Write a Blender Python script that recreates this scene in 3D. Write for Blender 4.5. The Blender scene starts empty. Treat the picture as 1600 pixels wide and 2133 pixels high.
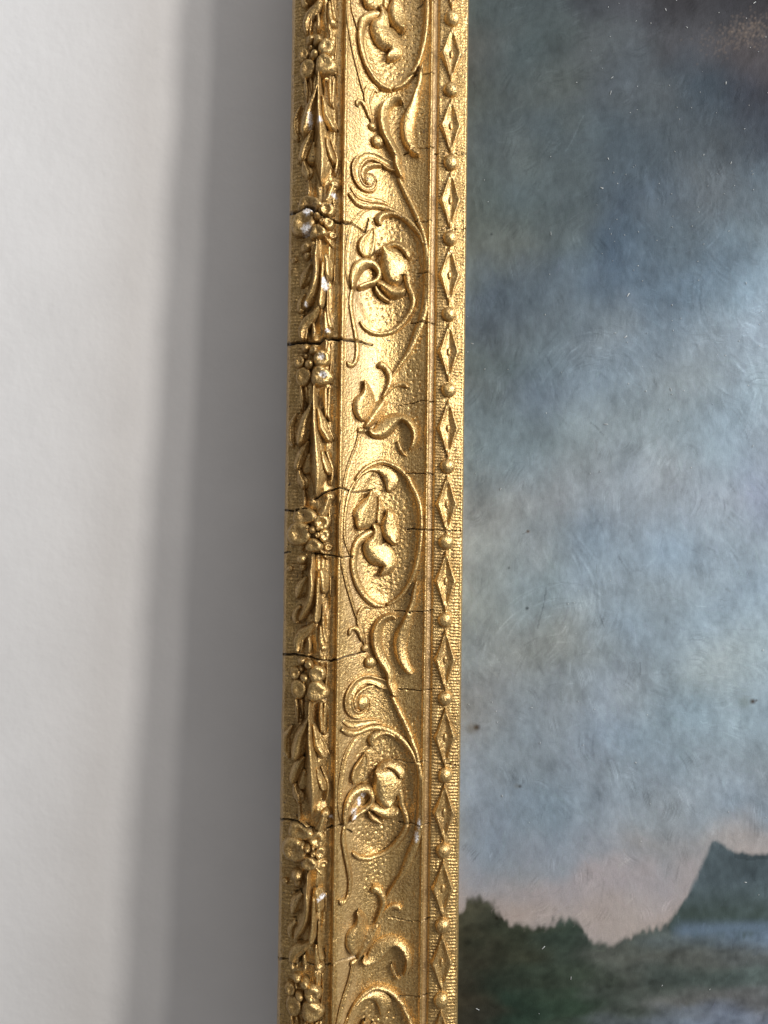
import bpy, math, random
import numpy as np
from mathutils import Matrix, Vector

# ------------------------------------------------------------------ units
# Everything on the frame is drawn in "u": 6000 u = 1 m (the rail is about 6 cm wide).
# Frame axes: X to the right, Y up along the rail, Z out of the wall towards the viewer.
S = 1.0 / 6000.0
LEAN = math.radians(2.7)          # the picture leans: its foot stands further off the wall
FOC = 1600.0                      # focal length and working distance in u
PITCH, ROLL, Z0 = math.radians(1.0), 0.0129, 50.0
scene = bpy.context.scene
C = scene.collection
rng = np.random.default_rng(7)
random.seed(7)

def v3(x, y, z): return np.array([x, y, z], float)
D_ = v3(0, math.sin(PITCH), -math.cos(PITCH))
U0, R0 = v3(0, math.cos(PITCH), math.sin(PITCH)), v3(1, 0, 0)
RT = R0 * math.cos(ROLL) + U0 * math.sin(ROLL)
UP = U0 * math.cos(ROLL) - R0 * math.sin(ROLL)
CAM = v3(0, 0, Z0) - D_ * FOC

def P(px, py, z):
    """a point traced on the photograph -> frame X, Y at height z"""
    px, py, z = np.broadcast_arrays(np.asarray(px, float), np.asarray(py, float), np.asarray(z, float))
    ray = D_ * FOC + RT * (px[..., None] - 800) + UP * (1066.5 - py[..., None])
    t = (z - CAM[2]) / ray[..., 2]
    q = CAM + ray * t[..., None]
    return q[..., 0], q[..., 1]

LM = Matrix.Rotation(-LEAN, 4, 'X')
def loc(x, y, z): return Vector((x * S, -z * S, y * S))
def vec(a): return Vector((a[0], -a[2], a[1]))

# ------------------------------------------------------------------ camera
cd = bpy.data.cameras.new('camera')
cam = bpy.data.objects.new('camera', cd); C.objects.link(cam)
cd.sensor_fit = 'VERTICAL'; cd.sensor_height = 36.0; cd.lens = 36.0 * FOC / 2133.0
cd.clip_start = 0.01; cd.clip_end = 50
cm = Matrix.Identity(4)
for i, a in enumerate((RT, UP, -D_)):
    w = vec(a)
    for j in range(3): cm[j][i] = w[j]
cm.translation = loc(*CAM)
cam.matrix_world = LM @ cm
cd.dof.use_dof = True; cd.dof.focus_distance = (FOC - 5) * S; cd.dof.aperture_fstop = 6.0
scene.camera = cam

# ------------------------------------------------------------------ light
w = bpy.data.worlds.new('World'); scene.world = w; w.use_nodes = True
w.node_tree.nodes['Background'].inputs['Color'].default_value = (1.0, 0.97, 0.96, 1)
w.node_tree.nodes['Background'].inputs['Strength'].default_value = 0.18
scene.view_settings.view_transform = 'Standard'; scene.view_settings.look = 'None'
scene.view_settings.exposure = 0; scene.view_settings.gamma = 1

def area(name, pos, target, sx, sy, power, col):
    l = bpy.data.lights.new(name, 'AREA'); l.shape = 'RECTANGLE'; l.size = sx; l.size_y = sy
    l.energy = power; l.color = col
    o = bpy.data.objects.new(name, l); C.objects.link(o)
    o.location = pos
    d = Vector(target) - Vector(pos)
    o.rotation_euler = d.to_track_quat('-Z', 'Y').to_euler()
    return o
area('window_light', (0.60, -0.53, 0.22), (0, 0, 0), 0.06, 0.36, 4.4, (1.0, 0.95, 0.89))
area('second_window_light', (0.50, -0.59, 0.22), (0, 0, 0), 0.05, 0.36, 1.3, (1.0, 0.95, 0.89))
area('sky_window_light', (1.00, -0.50, 0.50), (0, 0, 0), 0.34, 0.40, 13.0, (0.83, 0.915, 1.0))
area('bounce_fill', (0.30, -1.00, 1.30), (0, 0, 0), 1.4, 1.0, 6.5, (1.0, 0.975, 0.96))  # added overhead fill lamp, standing in for light bounced around the room

# ------------------------------------------------------------------ materials
def nodes(name):
    m = bpy.data.materials.new(name); m.use_nodes = True
    nt = m.node_tree
    b = nt.nodes['Principled BSDF']
    return m, nt, b
def N(nt, t, **kw):
    n = nt.nodes.new(t)
    for k, v in kw.items():
        if k in n.inputs: n.inputs[k].default_value = v
        else: setattr(n, k, v)
    return n
def tex(nt, scale, detail=3, rough=0.55, stretch=(1, 1, 1)):
    tc = N(nt, 'ShaderNodeTexCoord'); mp = N(nt, 'ShaderNodeMapping')
    mp.inputs['Scale'].default_value = [6000.0 * s for s in stretch]
    nt.links.new(tc.outputs['Object'], mp.inputs['Vector'])
    n = N(nt, 'ShaderNodeTexNoise'); n.inputs['Scale'].default_value = scale
    n.inputs['Detail'].default_value = detail; n.inputs['Roughness'].default_value = rough
    nt.links.new(mp.outputs[0], n.inputs['Vector'])
    return n.outputs['Fac']
def ramp(nt, src, stops):
    r = N(nt, 'ShaderNodeValToRGB')
    el = r.color_ramp.elements
    while len(el) < len(stops): el.new(0.5)
    for e, (p, c) in zip(el, stops):
        e.position = p; e.color = c if len(c) == 4 else (*c, 1)
    nt.links.new(src, r.inputs[0])
    return r.outputs[0]
def mix(nt, fac, a, b, mode='MIX'):
    m = N(nt, 'ShaderNodeMix', data_type='RGBA', blend_type=mode)
    for s, sock in ((fac, m.inputs[0]), (a, m.inputs[6]), (b, m.inputs[7])):
        if hasattr(s, 'links'): nt.links.new(s, sock)
        else: sock.default_value = s if not isinstance(s, tuple) else (*s, 1)
    return m.outputs[2]
def math_(nt, op, a, b):
    m = N(nt, 'ShaderNodeMath', operation=op)
    for s, sock in ((a, m.inputs[0]), (b, m.inputs[1])):
        if hasattr(s, 'links'): nt.links.new(s, sock)
        else: sock.default_value = s
    return m.outputs[0]

def gold_material():
    m, nt, b = nodes('aged_gilding')
    blot = tex(nt, 0.018, 3)
    fleck = tex(nt, 0.24, 2, 0.75)
    streak = tex(nt, 0.22, 3, 0.6, (1, 1, 0.10))
    speck = tex(nt, 0.17, 2, 0.6)
    grit = tex(nt, 0.42, 1, 0.5)
    c = ramp(nt, blot, [(0.28, (0.32, 0.17, 0.045)), (0.55, (0.50, 0.31, 0.095)), (0.75, (0.60, 0.41, 0.155))])
    c2 = ramp(nt, fleck, [(0.34, (0.20, 0.105, 0.03)), (0.50, (0.52, 0.325, 0.105)), (0.64, (0.88, 0.67, 0.32))])
    c = mix(nt, 0.5, c, c2)
    c3 = ramp(nt, streak, [(0.35, (0.42, 0.27, 0.11)), (0.6, (0.80, 0.58, 0.29))])
    c = mix(nt, 0.25, c, c3)
    dk = ramp(nt, speck, [(0.29, (1, 1, 1)), (0.37, (0, 0, 0))])
    c = mix(nt, 0.55, c, ramp(nt, grit, [(0.34, (0.45, 0.36, 0.26)), (0.47, (1, 1, 1)), (0.62, (1.18, 1.16, 1.1))]), 'MULTIPLY')
    c = mix(nt, dk, c, (0.09, 0.05, 0.02))
    ck = N(nt, 'ShaderNodeAttribute', attribute_name='crack').outputs['Fac']
    ch = N(nt, 'ShaderNodeAttribute', attribute_name='chip_glint').outputs['Fac']
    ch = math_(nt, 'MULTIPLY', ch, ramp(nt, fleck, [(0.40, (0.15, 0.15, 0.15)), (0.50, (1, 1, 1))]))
    tn = N(nt, 'ShaderNodeAttribute', attribute_name='tan').outputs['Fac']
    c = mix(nt, math_(nt, 'MULTIPLY', tn, 0.75), c, (0.40, 0.26, 0.12))
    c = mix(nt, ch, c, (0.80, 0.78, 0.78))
    c = mix(nt, ck, c, (0.018, 0.010, 0.006))
    nt.links.new(c, b.inputs['Base Color'])
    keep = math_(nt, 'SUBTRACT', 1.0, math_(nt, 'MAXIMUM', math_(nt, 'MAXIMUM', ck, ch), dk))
    keep = math_(nt, 'MULTIPLY', keep, math_(nt, 'SUBTRACT', 0.75, math_(nt, 'MULTIPLY', tn, 0.45)))
    nt.links.new(keep, b.inputs['Metallic'])
    r = math_(nt, 'ADD', math_(nt, 'MULTIPLY', fleck, 0.34), 0.20)
    nt.links.new(r, b.inputs['Roughness']); b.inputs['Coat Weight'].default_value = 0.22; b.inputs['Coat Roughness'].default_value = 0.28
    h = math_(nt, 'ADD', math_(nt, 'ADD', fleck, math_(nt, 'MULTIPLY', grit, 0.25)), math_(nt, 'ADD', math_(nt, 'MULTIPLY', streak, 0.9), math_(nt, 'MULTIPLY', tex(nt, 0.12, 2), 1.2)))
    bp = N(nt, 'ShaderNodeBump'); bp.inputs['Strength'].default_value = 0.5
    bp.inputs['Distance'].default_value = 2.4 * S
    nt.links.new(h, bp.inputs['Height']); nt.links.new(bp.outputs[0], b.inputs['Normal'])
    return m
GOLD = gold_material()

def wall_material():
    m, nt, b = nodes('white_wall_paint')
    big = tex(nt, 0.006, 2); fine = tex(nt, 0.05, 4, 0.6)
    c = ramp(nt, big, [(0.3, (0.76, 0.75, 0.745)), (0.7, (0.80, 0.79, 0.785))])
    nt.links.new(c, b.inputs['Base Color']); b.inputs['Roughness'].default_value = 0.6
    bp = N(nt, 'ShaderNodeBump'); bp.inputs['Strength'].default_value = 0.24
    bp.inputs['Distance'].default_value = 3 * S
    h = math_(nt, 'ADD', fine, math_(nt, 'MULTIPLY', tex(nt, 0.03, 2), 1.0))
    nt.links.new(h, bp.inputs['Height']); nt.links.new(bp.outputs[0], b.inputs['Normal'])
    return m

def paint_material():
    m, nt, b = nodes('varnished_oil_paint')
    at = N(nt, 'ShaderNodeVertexColor', layer_name='paint')
    weave = tex(nt, 0.45, 3, 0.6); hair = tex(nt, 0.30, 3, 0.6, (1, 1, 0.3))
    f = ramp(nt, weave, [(0.3, (0.86, 0.86, 0.87)), (0.7, (1.13, 1.13, 1.12))])
    c = mix(nt, 0.55, at.outputs[0], mix(nt, 1.0, at.outputs[0], f, 'MULTIPLY'))
    nt.links.new(c, b.inputs['Base Color'])
    b.inputs['Roughness'].default_value = 0.42; b.inputs['Specular IOR Level'].default_value = 0.09
    bp = N(nt, 'ShaderNodeBump'); bp.inputs['Strength'].default_value = 0.2
    bp.inputs['Distance'].default_value = 1.0 * S
    nt.links.new(math_(nt, 'ADD', weave, math_(nt, 'MULTIPLY', hair, 1.4)), bp.inputs['Height'])
    nt.links.new(bp.outputs[0], b.inputs['Normal'])
    return m

# ------------------------------------------------------------------ mesh helpers
def link(name, me, parent, label=None):
    o = bpy.data.objects.new(name, me); C.objects.link(o)
    if parent is not None: o.parent = parent
    if label: o['label'] = label
    return o
def to_mesh(name, co, quads, mat, attrs=None, tris=None):
    me = bpy.data.meshes.new(name)
    co = np.asarray(co, float)
    v = np.empty((len(co), 3), np.float32)
    v[:, 0] = co[:, 0] * S; v[:, 1] = -co[:, 2] * S; v[:, 2] = co[:, 1] * S
    quads = np.asarray(quads, np.int32).reshape(-1, 4)
    nt_ = 0 if tris is None else len(tris)
    me.vertices.add(len(v)); me.vertices.foreach_set('co', v.ravel())
    loops = quads.ravel() if not nt_ else np.concatenate([quads.ravel(), np.asarray(tris, np.int32).ravel()])
    me.loops.add(len(loops)); me.loops.foreach_set('vertex_index', loops)
    me.polygons.add(len(quads) + nt_)
    st = np.arange(len(quads)) * 4
    if nt_: st = np.concatenate([st, len(quads) * 4 + np.arange(nt_) * 3])
    me.polygons.foreach_set('loop_start', st.astype(np.int32))
    me.polygons.foreach_set('use_smooth', np.ones(len(st), bool))
    me.update(calc_edges=True); me.validate()
    for k, a in (attrs or {}).items():
        at = me.attributes.new(k, 'FLOAT', 'POINT'); at.data.foreach_set('value', a.astype(np.float32))
    me.materials.append(mat)
    return me
def grid_quads(n, m, flip=False):
    i = np.arange(n * m).reshape(n, m)
    q = np.stack([i[:-1, :-1], i[:-1, 1:], i[1:, 1:], i[1:, :-1]], -1).reshape(-1, 4)
    return q[:, ::-1] if flip else q

# ------------------------------------------------------------------ rail profile
MID = 1066.5
prof_px = [(594, 46), (595.5, 58), (599, 66), (608, 71), (622, 75), (636, 80), (650, 89), (664, 93), (678, 91),
           (688, 86), (696, 85), (701, 87), (703, 96), (705, 102), (707.5, 104), (710, 101), (712, 97), (714, 95)]
for t in np.linspace(0.03, 1, 30): prof_px.append((714 + t * 170, 36 + 59 * (1 - t / 0.68) ** 2 if t < 0.68 else 36 + 11 * ((t - 0.68) / 0.32) ** 2))
prof_px += [(885.5, 50), (887.5, 53), (889.5, 51), (891, 45), (892.5, 40), (901, 38), (902.5, 42), (905, 44.5), (920, 44.5),
            (934, 42.5), (950, 40.2), (958, 38.6), (961, 39), (963, 37), (964.5, 30), (965.5, 6)]
prof_px = np.array(prof_px, float)
PX_, _ = P(prof_px[:, 0], np.full(len(prof_px), MID), prof_px[:, 1])
PZ_ = prof_px[:, 1]
def base(X): return np.interp(X, PX_, PZ_)
def col_x(px):
    z = np.interp(px, prof_px[:, 0], PZ_)
    return P(px, MID, z)[0]

def trace(pts):
    """photo points -> frame X, Y lying on the rail's own surface"""
    a = np.asarray(pts, float)
    z = np.full(len(a), 60.0)
    for _ in range(4):
        X, Y = P(a[:, 0], a[:, 1], z); z = base(X)
    return X, Y

# cracks: (polyline on the photo, width)
CR = [([(601, 444), (625, 444), (640, 436), (655, 440), (672, 452), (690, 458), (697, 463), (732, 466)], 7.5),
      ([(732, 466), (745, 473), (760, 483), (768, 455)], 3),
      ([(598, 716), (640, 713), (665, 715), (678, 706), (700, 708), (715, 707), (745, 712), (775, 718)], 6.5),
      ([(655, 1040), (680, 1025), (700, 1018), (712, 1017), (735, 1025), (775, 1021)], 3.4),
      ([(592, 1062), (612, 1065), (640, 1058)], 3.2), ([(592, 1152), (606, 1150)], 3),
      ([(655, 1153), (700, 1159), (712, 1162), (735, 1159)], 3),
      ([(587, 1364), (620, 1364), (650, 1370), (670, 1374), (690, 1378), (715, 1370), (745, 1362), (762, 1357)], 4.2),
      ([(584, 1707), (625, 1709), (640, 1722), (665, 1727), (695, 1722), (720, 1717), (735, 1714)], 4.2),
      ([(720, 1728), (733, 1735)], 3),
      ([(579, 1997), (625, 2003), (660, 2013), (690, 2010), (715, 2000), (740, 1992)], 3.8),
      ([(870, 15), (885, 6), (905, 3)], 3), ([(845, 165), (868, 156), (903, 152)], 3),
      ([(842, 322), (870, 309), (903, 307)], 3), ([(865, 464), (880, 462), (900, 459)], 2.6),
      ([(868, 569), (885, 570), (900, 570)], 2.8), ([(856, 674), (866, 674), (880, 671), (905, 675)], 3.2),
      ([(828, 845), (855, 841), (875, 834), (905, 837)], 2.6), ([(845, 986), (890, 985), (903, 989)], 3),
      ([(848, 1103), (870, 1102), (900, 1104), (935, 1106), (962, 1104)], 3),
      ([(822, 1273), (852, 1275), (885, 1274), (903, 1270)], 3), ([(830, 1435), (880, 1439), (905, 1434), (925, 1434)], 2.8),
      ([(820, 1583), (850, 1589), (890, 1586)], 2.6), ([(830, 1713), (858, 1716), (880, 1719), (895, 1716)], 3),
      ([(810, 1911), (850, 1918), (880, 1919), (897, 1910)], 2.8), ([(830, 2074), (875, 2077), (900, 2068)], 3),
      ([(905, 320), (972, 320)], 2.2), ([(912, 477), (972, 478)], 2.0), ([(905, 1593), (960, 1593)], 2)]
SEG = []
for pl, wd in CR:
    fine = []
    for (a, b) in zip(pl[:-1], pl[1:]):
        n = max(2, int(math.hypot(b[0] - a[0], b[1] - a[1]) / 7))
        for i in range(n):
            t = i / n
            fine.append((a[0] + (b[0] - a[0]) * t, a[1] + (b[1] - a[1]) * t + (random.uniform(-1.3, 1.3) if i else 0)))
    fine.append(pl[-1])
    X, Y = trace(fine)
    L = len(X) - 1
    for i in range(L):
        SEG.append((X[i], Y[i], X[i + 1], Y[i + 1], wd * (0.68 if pl[0][0] > 800 else 0.95) * random.uniform(0.75, 1.15) * (1 - 0.45 * i / max(L, 1))))
def crack_field(X, Y, k=1.0):
    """0..1 depth of the cracks at points X, Y"""
    X = np.asarray(X); Y = np.asarray(Y)
    out = np.zeros(X.shape)
    for (x0, y0, x1, y1, wd) in SEG:
        m = (X > min(x0, x1) - 6) & (X < max(x0, x1) + 6) & (Y > min(y0, y1) - 14) & (Y < max(y0, y1) + 14)
        if not m.any(): continue
        x, y = X[m], Y[m]
        dx, dy = x1 - x0, y1 - y0
        t = np.clip(((x - x0) * dx + (y - y0) * dy) / (dx * dx + dy * dy + 1e-9), 0, 1)
        d = np.hypot(x - x0 - t * dx, y - y0 - t * dy)
        out[m] = np.maximum(out[m], np.clip(1.4 - d / (wd * 0.5 * k), 0, 1))
    return out
# bare patches where the white ground shows, plus glints painted on as white spots: (x, y, rx, ry)
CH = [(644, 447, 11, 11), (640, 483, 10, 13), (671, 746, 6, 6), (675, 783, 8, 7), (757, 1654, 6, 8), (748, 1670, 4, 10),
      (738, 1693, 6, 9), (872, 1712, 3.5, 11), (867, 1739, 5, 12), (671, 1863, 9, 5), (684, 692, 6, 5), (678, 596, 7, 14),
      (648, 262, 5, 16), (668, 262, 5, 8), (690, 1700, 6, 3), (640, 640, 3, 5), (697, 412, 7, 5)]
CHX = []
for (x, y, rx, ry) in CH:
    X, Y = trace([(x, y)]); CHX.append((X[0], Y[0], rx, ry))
def chip_glint_field(X, Y):
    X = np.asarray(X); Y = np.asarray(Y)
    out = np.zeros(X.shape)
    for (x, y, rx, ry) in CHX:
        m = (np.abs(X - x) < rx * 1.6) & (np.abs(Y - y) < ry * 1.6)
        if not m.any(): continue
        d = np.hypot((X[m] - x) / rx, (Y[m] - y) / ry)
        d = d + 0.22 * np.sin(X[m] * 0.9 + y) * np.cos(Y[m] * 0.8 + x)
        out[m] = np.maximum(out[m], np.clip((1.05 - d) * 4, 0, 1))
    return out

def vnoise(n, m, cy, cx, seed):
    r = np.random.default_rng(seed)
    gy, gx = int(n / cy) + 4, int(m / cx) + 4
    g = r.standard_normal((gy, gx))
    y = np.arange(n) / cy; x = np.arange(m) / cx
    def w4(t):
        return np.stack([(1 - t) ** 3 / 6, (3 * t ** 3 - 6 * t * t + 4) / 6, (-3 * t ** 3 + 3 * t * t + 3 * t + 1) / 6, t ** 3 / 6])
    iy, ix = y.astype(int), x.astype(int)
    wy, wx = w4(y - iy), w4(x - ix)
    rows = sum(wy[k][:, None] * g[iy + k] for k in range(4))
    return sum(wx[k][None, :] * rows[:, ix + k] for k in range(4)) * 1.6

# ------------------------------------------------------------------ picture frame
frame = bpy.data.objects.new('picture_frame', None); C.objects.link(frame)
frame.empty_display_size = 0.02
frame['label'] = 'gilded carved wooden picture frame with cracked gold moulding against the white wall'
frame['category'] = 'picture frame'
frame.rotation_euler = (-LEAN, 0, 0)

YT, YB = 1450.0, -1450.0
STEP = 1.55
BEADS = [(944, -410), (942.5, -260), (941.5, -110), (941, 40), (938.5, 188), (939, 340), (937.5, 497), (935, 655), (935, 813), (932.5, 971), (929, 1129), (927, 1291),
         (928, 1454), (928, 1614), (924, 1771), (922, 1927), (919, 2082), (917, 2238), (915, 2395)]
bx, by = trace(BEADS)
bcol = float(np.mean(bx))

_, yk = trace([(778.6, 297), (771, 1380)])
PERC = float(yk[0] - yk[1])         # the pattern of the hollow repeats at this length
def build_rail():
    Xg = np.arange(PX_[0] + 0.01, PX_[-1], STEP)
    Yg = np.arange(YB, YT, STEP)
    n, m = len(Yg), len(Xg)
    XX, YY = np.meshgrid(Xg, Yg)
    Zb = base(XX)
    col = (Xg - PX_[0]) / (PX_[-1] - PX_[0])
    def cx(px): return float(col_x(px))
    Z = Zb + vnoise(n, m, 30, 14, 1) * 0.55 + vnoise(n, m, 60, 5, 2) * 0.30 + vnoise(n, m, 200, 60, 5) * 0.5
    # ribs cut across the sight-edge band, left and right of the lozenges, and the outer band
    def ribs(x0, x1, per, amp, seed):
        r = np.random.default_rng(seed)
        sel = (Xg > cx(x0)) & (Xg < cx(x1))
        ys = YB; centers = []
        while ys < YT:
            centers.append(ys); ys += per * r.uniform(0.86, 1.14)
        centers = np.array(centers)
        ph = np.interp(Yg, centers, np.arange(len(centers)))
        tilt = vnoise(n, int(sel.sum()), 40, 30, seed + 9) * 0.16
        w_ = np.abs(np.sin(np.pi * (ph[:, None] + tilt + (XX[:, sel] - cx(x0)) * 0.004)))
        t = (Xg[sel] - cx(x0)) / (cx(x1) - cx(x0))
        env = np.clip(np.minimum(t, 1 - t) * 7, 0, 1)
        a_ = amp * (0.8 + 0.35 * vnoise(n, int(sel.sum()), 12, 20, seed + 3))
        Z[:, sel] += (w_ ** 0.7 - 0.6) * a_ * env[None, :]
    ribs(903, 925, 6.6, 2.8, 11); ribs(940, 961, 6.6, 2.8, 12); ribs(597, 640, 7.2, 2.2, 13)
    sel_ = (Xg < cx(640)); Z[:, sel_] += vnoise(n, m, 4, 4, 14)[:, sel_] * 0.8
    ribs(960.5, 964.8, 5.0, 1.2, 17)
    # small foliage and fibres lying under the garland
    gw = np.clip(np.minimum((Xg - cx(622)) / 10, (cx(692) - Xg) / 6), 0, 1)[None]
    Z += gw * (vnoise(n, m, 17, 8, 61) * 3.2 + vnoise(n, m, 34, 3.6, 62) * 2.6 + vnoise(n, m, 7, 5, 63) * 1.1)
    # punched stipple in the hollow
    r = np.random.default_rng(21)
    mask = vnoise(n, m, 70, 40, 22) * 0.55 - 0.3
    for (px, py, rx, ry) in ((806, 1111, 67, 146), (793, 1650, 76, 132)):
        ox, oy = trace([(px, py)])
        for k in (-1, 0, 1):
            q = np.hypot((XX - ox[0]) / rx, (YY - oy[0] - k * PERC) / ry)
            ins = np.clip((1.0 - q) * 9, 0, 1); Z -= ins * 3.2; mask = np.maximum(mask, ins * 0.9 + 0.25 * vnoise(n, m, 40, 30, 23) * ins - (1 - ins))
    cell = {}
    for _ in range(26000):
        if True:
            px = r.uniform(cx(745), cx(874)); py = r.uniform(YB, YT)
            key = (int(px // 10), int(py // 10))
            if any(math.hypot(px - q[0], py - q[1]) < 9.6 for dx in (-1, 0, 1) for dy in (-1, 0, 1) for q in cell.get((key[0] + dx, key[1] + dy), ())): continue
            cell.setdefault(key, []).append((px, py))
            j = int((px - Xg[0]) / STEP); i = int((py - YB) / STEP)
            if not (4 < i < n - 5 and 4 < j < m - 5) or mask[i, j] < 0.0: continue
            sl = (slice(i - 4, i + 5), slice(j - 4, j + 5))
            d2 = (XX[sl] - px) ** 2 + (YY[sl] - py) ** 2
            Z[sl] -= r.uniform(1.6, 3.2) * np.exp(-d2 / 7.0) - 0.7 * np.exp(-d2 / 18)
    # dents along the edges
    for _ in range(90):
        px = r.choice([cx(707), cx(888), cx(964), cx(599)]) + r.uniform(-3, 3); py = r.uniform(YB, YT)
        j = int((px - Xg[0]) / STEP); i = int((py - YB) / STEP)
        a, b, c_, d_ = max(i - 8, 0), min(i + 9, n), max(j - 5, 0), min(j + 6, m)
        d2 = ((XX[a:b, c_:d_] - px) / 3.0) ** 2 + ((YY[a:b, c_:d_] - py) / r.uniform(3, 8)) ** 2
        Z[a:b, c_:d_] -= r.uniform(0.8, 2.6) * np.exp(-d2)
    ck = crack_field(XX, YY)
    Z += 1.6 * crack_field(XX, YY, 2.8) * (1 - ck) * np.clip(vnoise(n, m, 30, 9, 88) + 0.4, 0, 1.4)
    Z -= ck * 13
    ch = chip_glint_field(XX, YY)
    tn = np.clip(np.minimum((XX - cx(891.5)) / 1.5, (cx(901.5) - XX) / 1.5), 0, 1) * 0.9
    tn = np.maximum(tn, np.clip(np.minimum((XX - cx(714)) / 4, (cx(768) - XX) / 26), 0, 1) * np.clip(0.5 + 0.35 * vnoise(n, m, 60, 16, 77), 0, 0.8))
    # split in three mouldings, each with the columns that belong to it
    cuts = [0, int(np.searchsorted(Xg, cx(713))), int(np.searchsorted(Xg, cx(892))), m - 1]
    for name, a, b in (('outer_moulding', cuts[0], cuts[1]), ('hollow_moulding', cuts[1], cuts[2]), ('sight_edge', cuts[2], cuts[3])):
        X_, Y_, Z_ = XX[:, a:b + 1], YY[:, a:b + 1], Z[:, a:b + 1]
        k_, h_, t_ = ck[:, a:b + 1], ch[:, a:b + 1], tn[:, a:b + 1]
        if name == 'outer_moulding':      # the side of the frame, down to its back
            side = [(-1.5, 40), (-2.5, 10), (-1.0, -60)]
            for dx, z in side:
                X_ = np.concatenate([np.full((n, 1), Xg[0] + dx) + vnoise(n, 2, 20, 4, 31)[:, :1] * 0.5, X_], 1)
                Y_ = np.concatenate([Yg[:, None], Y_], 1); Z_ = np.concatenate([np.full((n, 1), float(z)), Z_], 1)
                k_ = np.concatenate([k_[:, :1] * 0.0, k_], 1); h_ = np.concatenate([h_[:, :1] * 0, h_], 1); t_ = np.concatenate([t_[:, :1] * 0, t_], 1)
        if name == 'sight_edge':
            X_ = np.concatenate([X_, np.full((n, 1), Xg[-1] + 1.2)], 1)
            Y_ = np.concatenate([Y_, Yg[:, None]], 1); Z_ = np.concatenate([Z_, np.full((n, 1), -3.0)], 1)
            k_ = np.concatenate([k_, k_[:, -1:]], 1); h_ = np.concatenate([h_, h_[:, -1:] * 0], 1); t_ = np.concatenate([t_, t_[:, -1:] * 0], 1)
        co = np.stack([X_, Y_, Z_], -1).reshape(-1, 3)
        link(name, to_mesh(name, co, grid_quads(n, X_.shape[1]), GOLD, {'crack': k_.ravel(), 'chip_glint': h_.ravel(), 'tan': t_.ravel()}), frame)
build_rail()
# plain wooden back of the frame, behind the painting's edge
def back_board():
    x0, x1 = float(PX_[0]) + 1, float(PX_[-1]) - 30
    co, q = [], []
    for (x, z) in ((x0, -60), (x1, -60), (x1, -4), (x0 + 20, -4)):
        co += [(x, YB, z), (x, YT, z)]
    q = [(0, 1, 3, 2), (2, 3, 5, 4)]
    m, nt, b = nodes('bare_frame_wood')
    g = tex(nt, 0.05, 4, 0.6, (1, 1, 0.05))
    nt.links.new(ramp(nt, g, [(0.3, (0.10, 0.06, 0.03)), (0.7, (0.22, 0.14, 0.07))]), b.inputs['Base Color'])
    b.inputs['Roughness'].default_value = 0.8
    link('back', to_mesh('back', co, q, m), frame)
back_board()
MOULD = {o.name: o for o in frame.children}

# ------------------------------------------------------------------ ornament builders
def prof(kind, s):
    a = np.abs(s)
    if kind == 'round': return np.sqrt(np.clip(1 - a ** 2, 0, 1)) ** 0.72
    if kind == 'ridge': return (1 - a) ** 0.85
    if kind == 'hollow': return np.clip((1 - a ** 6), 0, 1) ** 0.7 * (0.42 + 0.75 * a ** 2.2)
    if kind == 'flat': return np.clip(1 - a ** 4, 0, 1) ** 0.6
    if kind == 'left': return np.sqrt(np.clip(1 - a ** 2, 0, 1)) * (0.72 - 0.38 * s)
    if kind == 'right': return np.sqrt(np.clip(1 - a ** 2, 0, 1)) * (0.72 + 0.38 * s)
def loz(s, w):
    a = np.abs(s)
    rim = np.where(a > 0.72, np.clip((1 - a) / 0.28, 0, 1), 0.02 + 0.98 * np.clip((a - 0.10) / 0.62, 0, 1) ** 1.3)
    return rim[None] * w + ((1 - a) ** 0.85)[None] * (1 - w)
VIS = (-1450, 1450)

def finish(name, X, Y, Zrel, quads, parent, label=None, tris=None, jit=0.35):
    Z = base(X) + Zrel
    wob = 0.6 * np.sin(X * 0.11 + Y * 0.083 + 2 * np.sin(Y * 0.031)) * np.sin(Y * 0.057 - X * 0.13 + 1.7)
    Z = Z + jit * wob * np.clip(Zrel, 0, 6) / 4
    ck = crack_field(X, Y); Z = Z - ck * np.clip(Zrel + 11, 0, 24)
    ch = chip_glint_field(X, Y)
    me = to_mesh(name, np.stack([X, Y, Z], 1), quads, GOLD, {'crack': ck, 'chip_glint': ch}, tris)
    return link(name, me, parent, label)

def smooth_path(a, step=2.2):
    """Catmull-Rom through rows of a (x, y, width, height)"""
    p = np.vstack([2 * a[0] - a[1], a, 2 * a[-1] - a[-2]])
    p[0, 2:] = a[0, 2:]; p[-1, 2:] = a[-1, 2:]
    out = []
    for i in range(1, len(p) - 2):
        n = max(2, int(math.hypot(*(p[i + 1, :2] - p[i, :2])) / step))
        t = (np.arange(n) / n)[:, None]
        out.append(0.5 * (2 * p[i] + (p[i + 1] - p[i - 1]) * t + (2 * p[i - 1] - 5 * p[i] + 4 * p[i + 1] - p[i + 2]) * t ** 2
                          + (3 * p[i] - p[i - 1] - 3 * p[i + 1] + p[i + 2]) * t ** 3))
    out.append(p[-2:-1])
    o = np.vstack(out); o[:, 2] = np.maximum(o[:, 2], 0.6)
    return o

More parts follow.
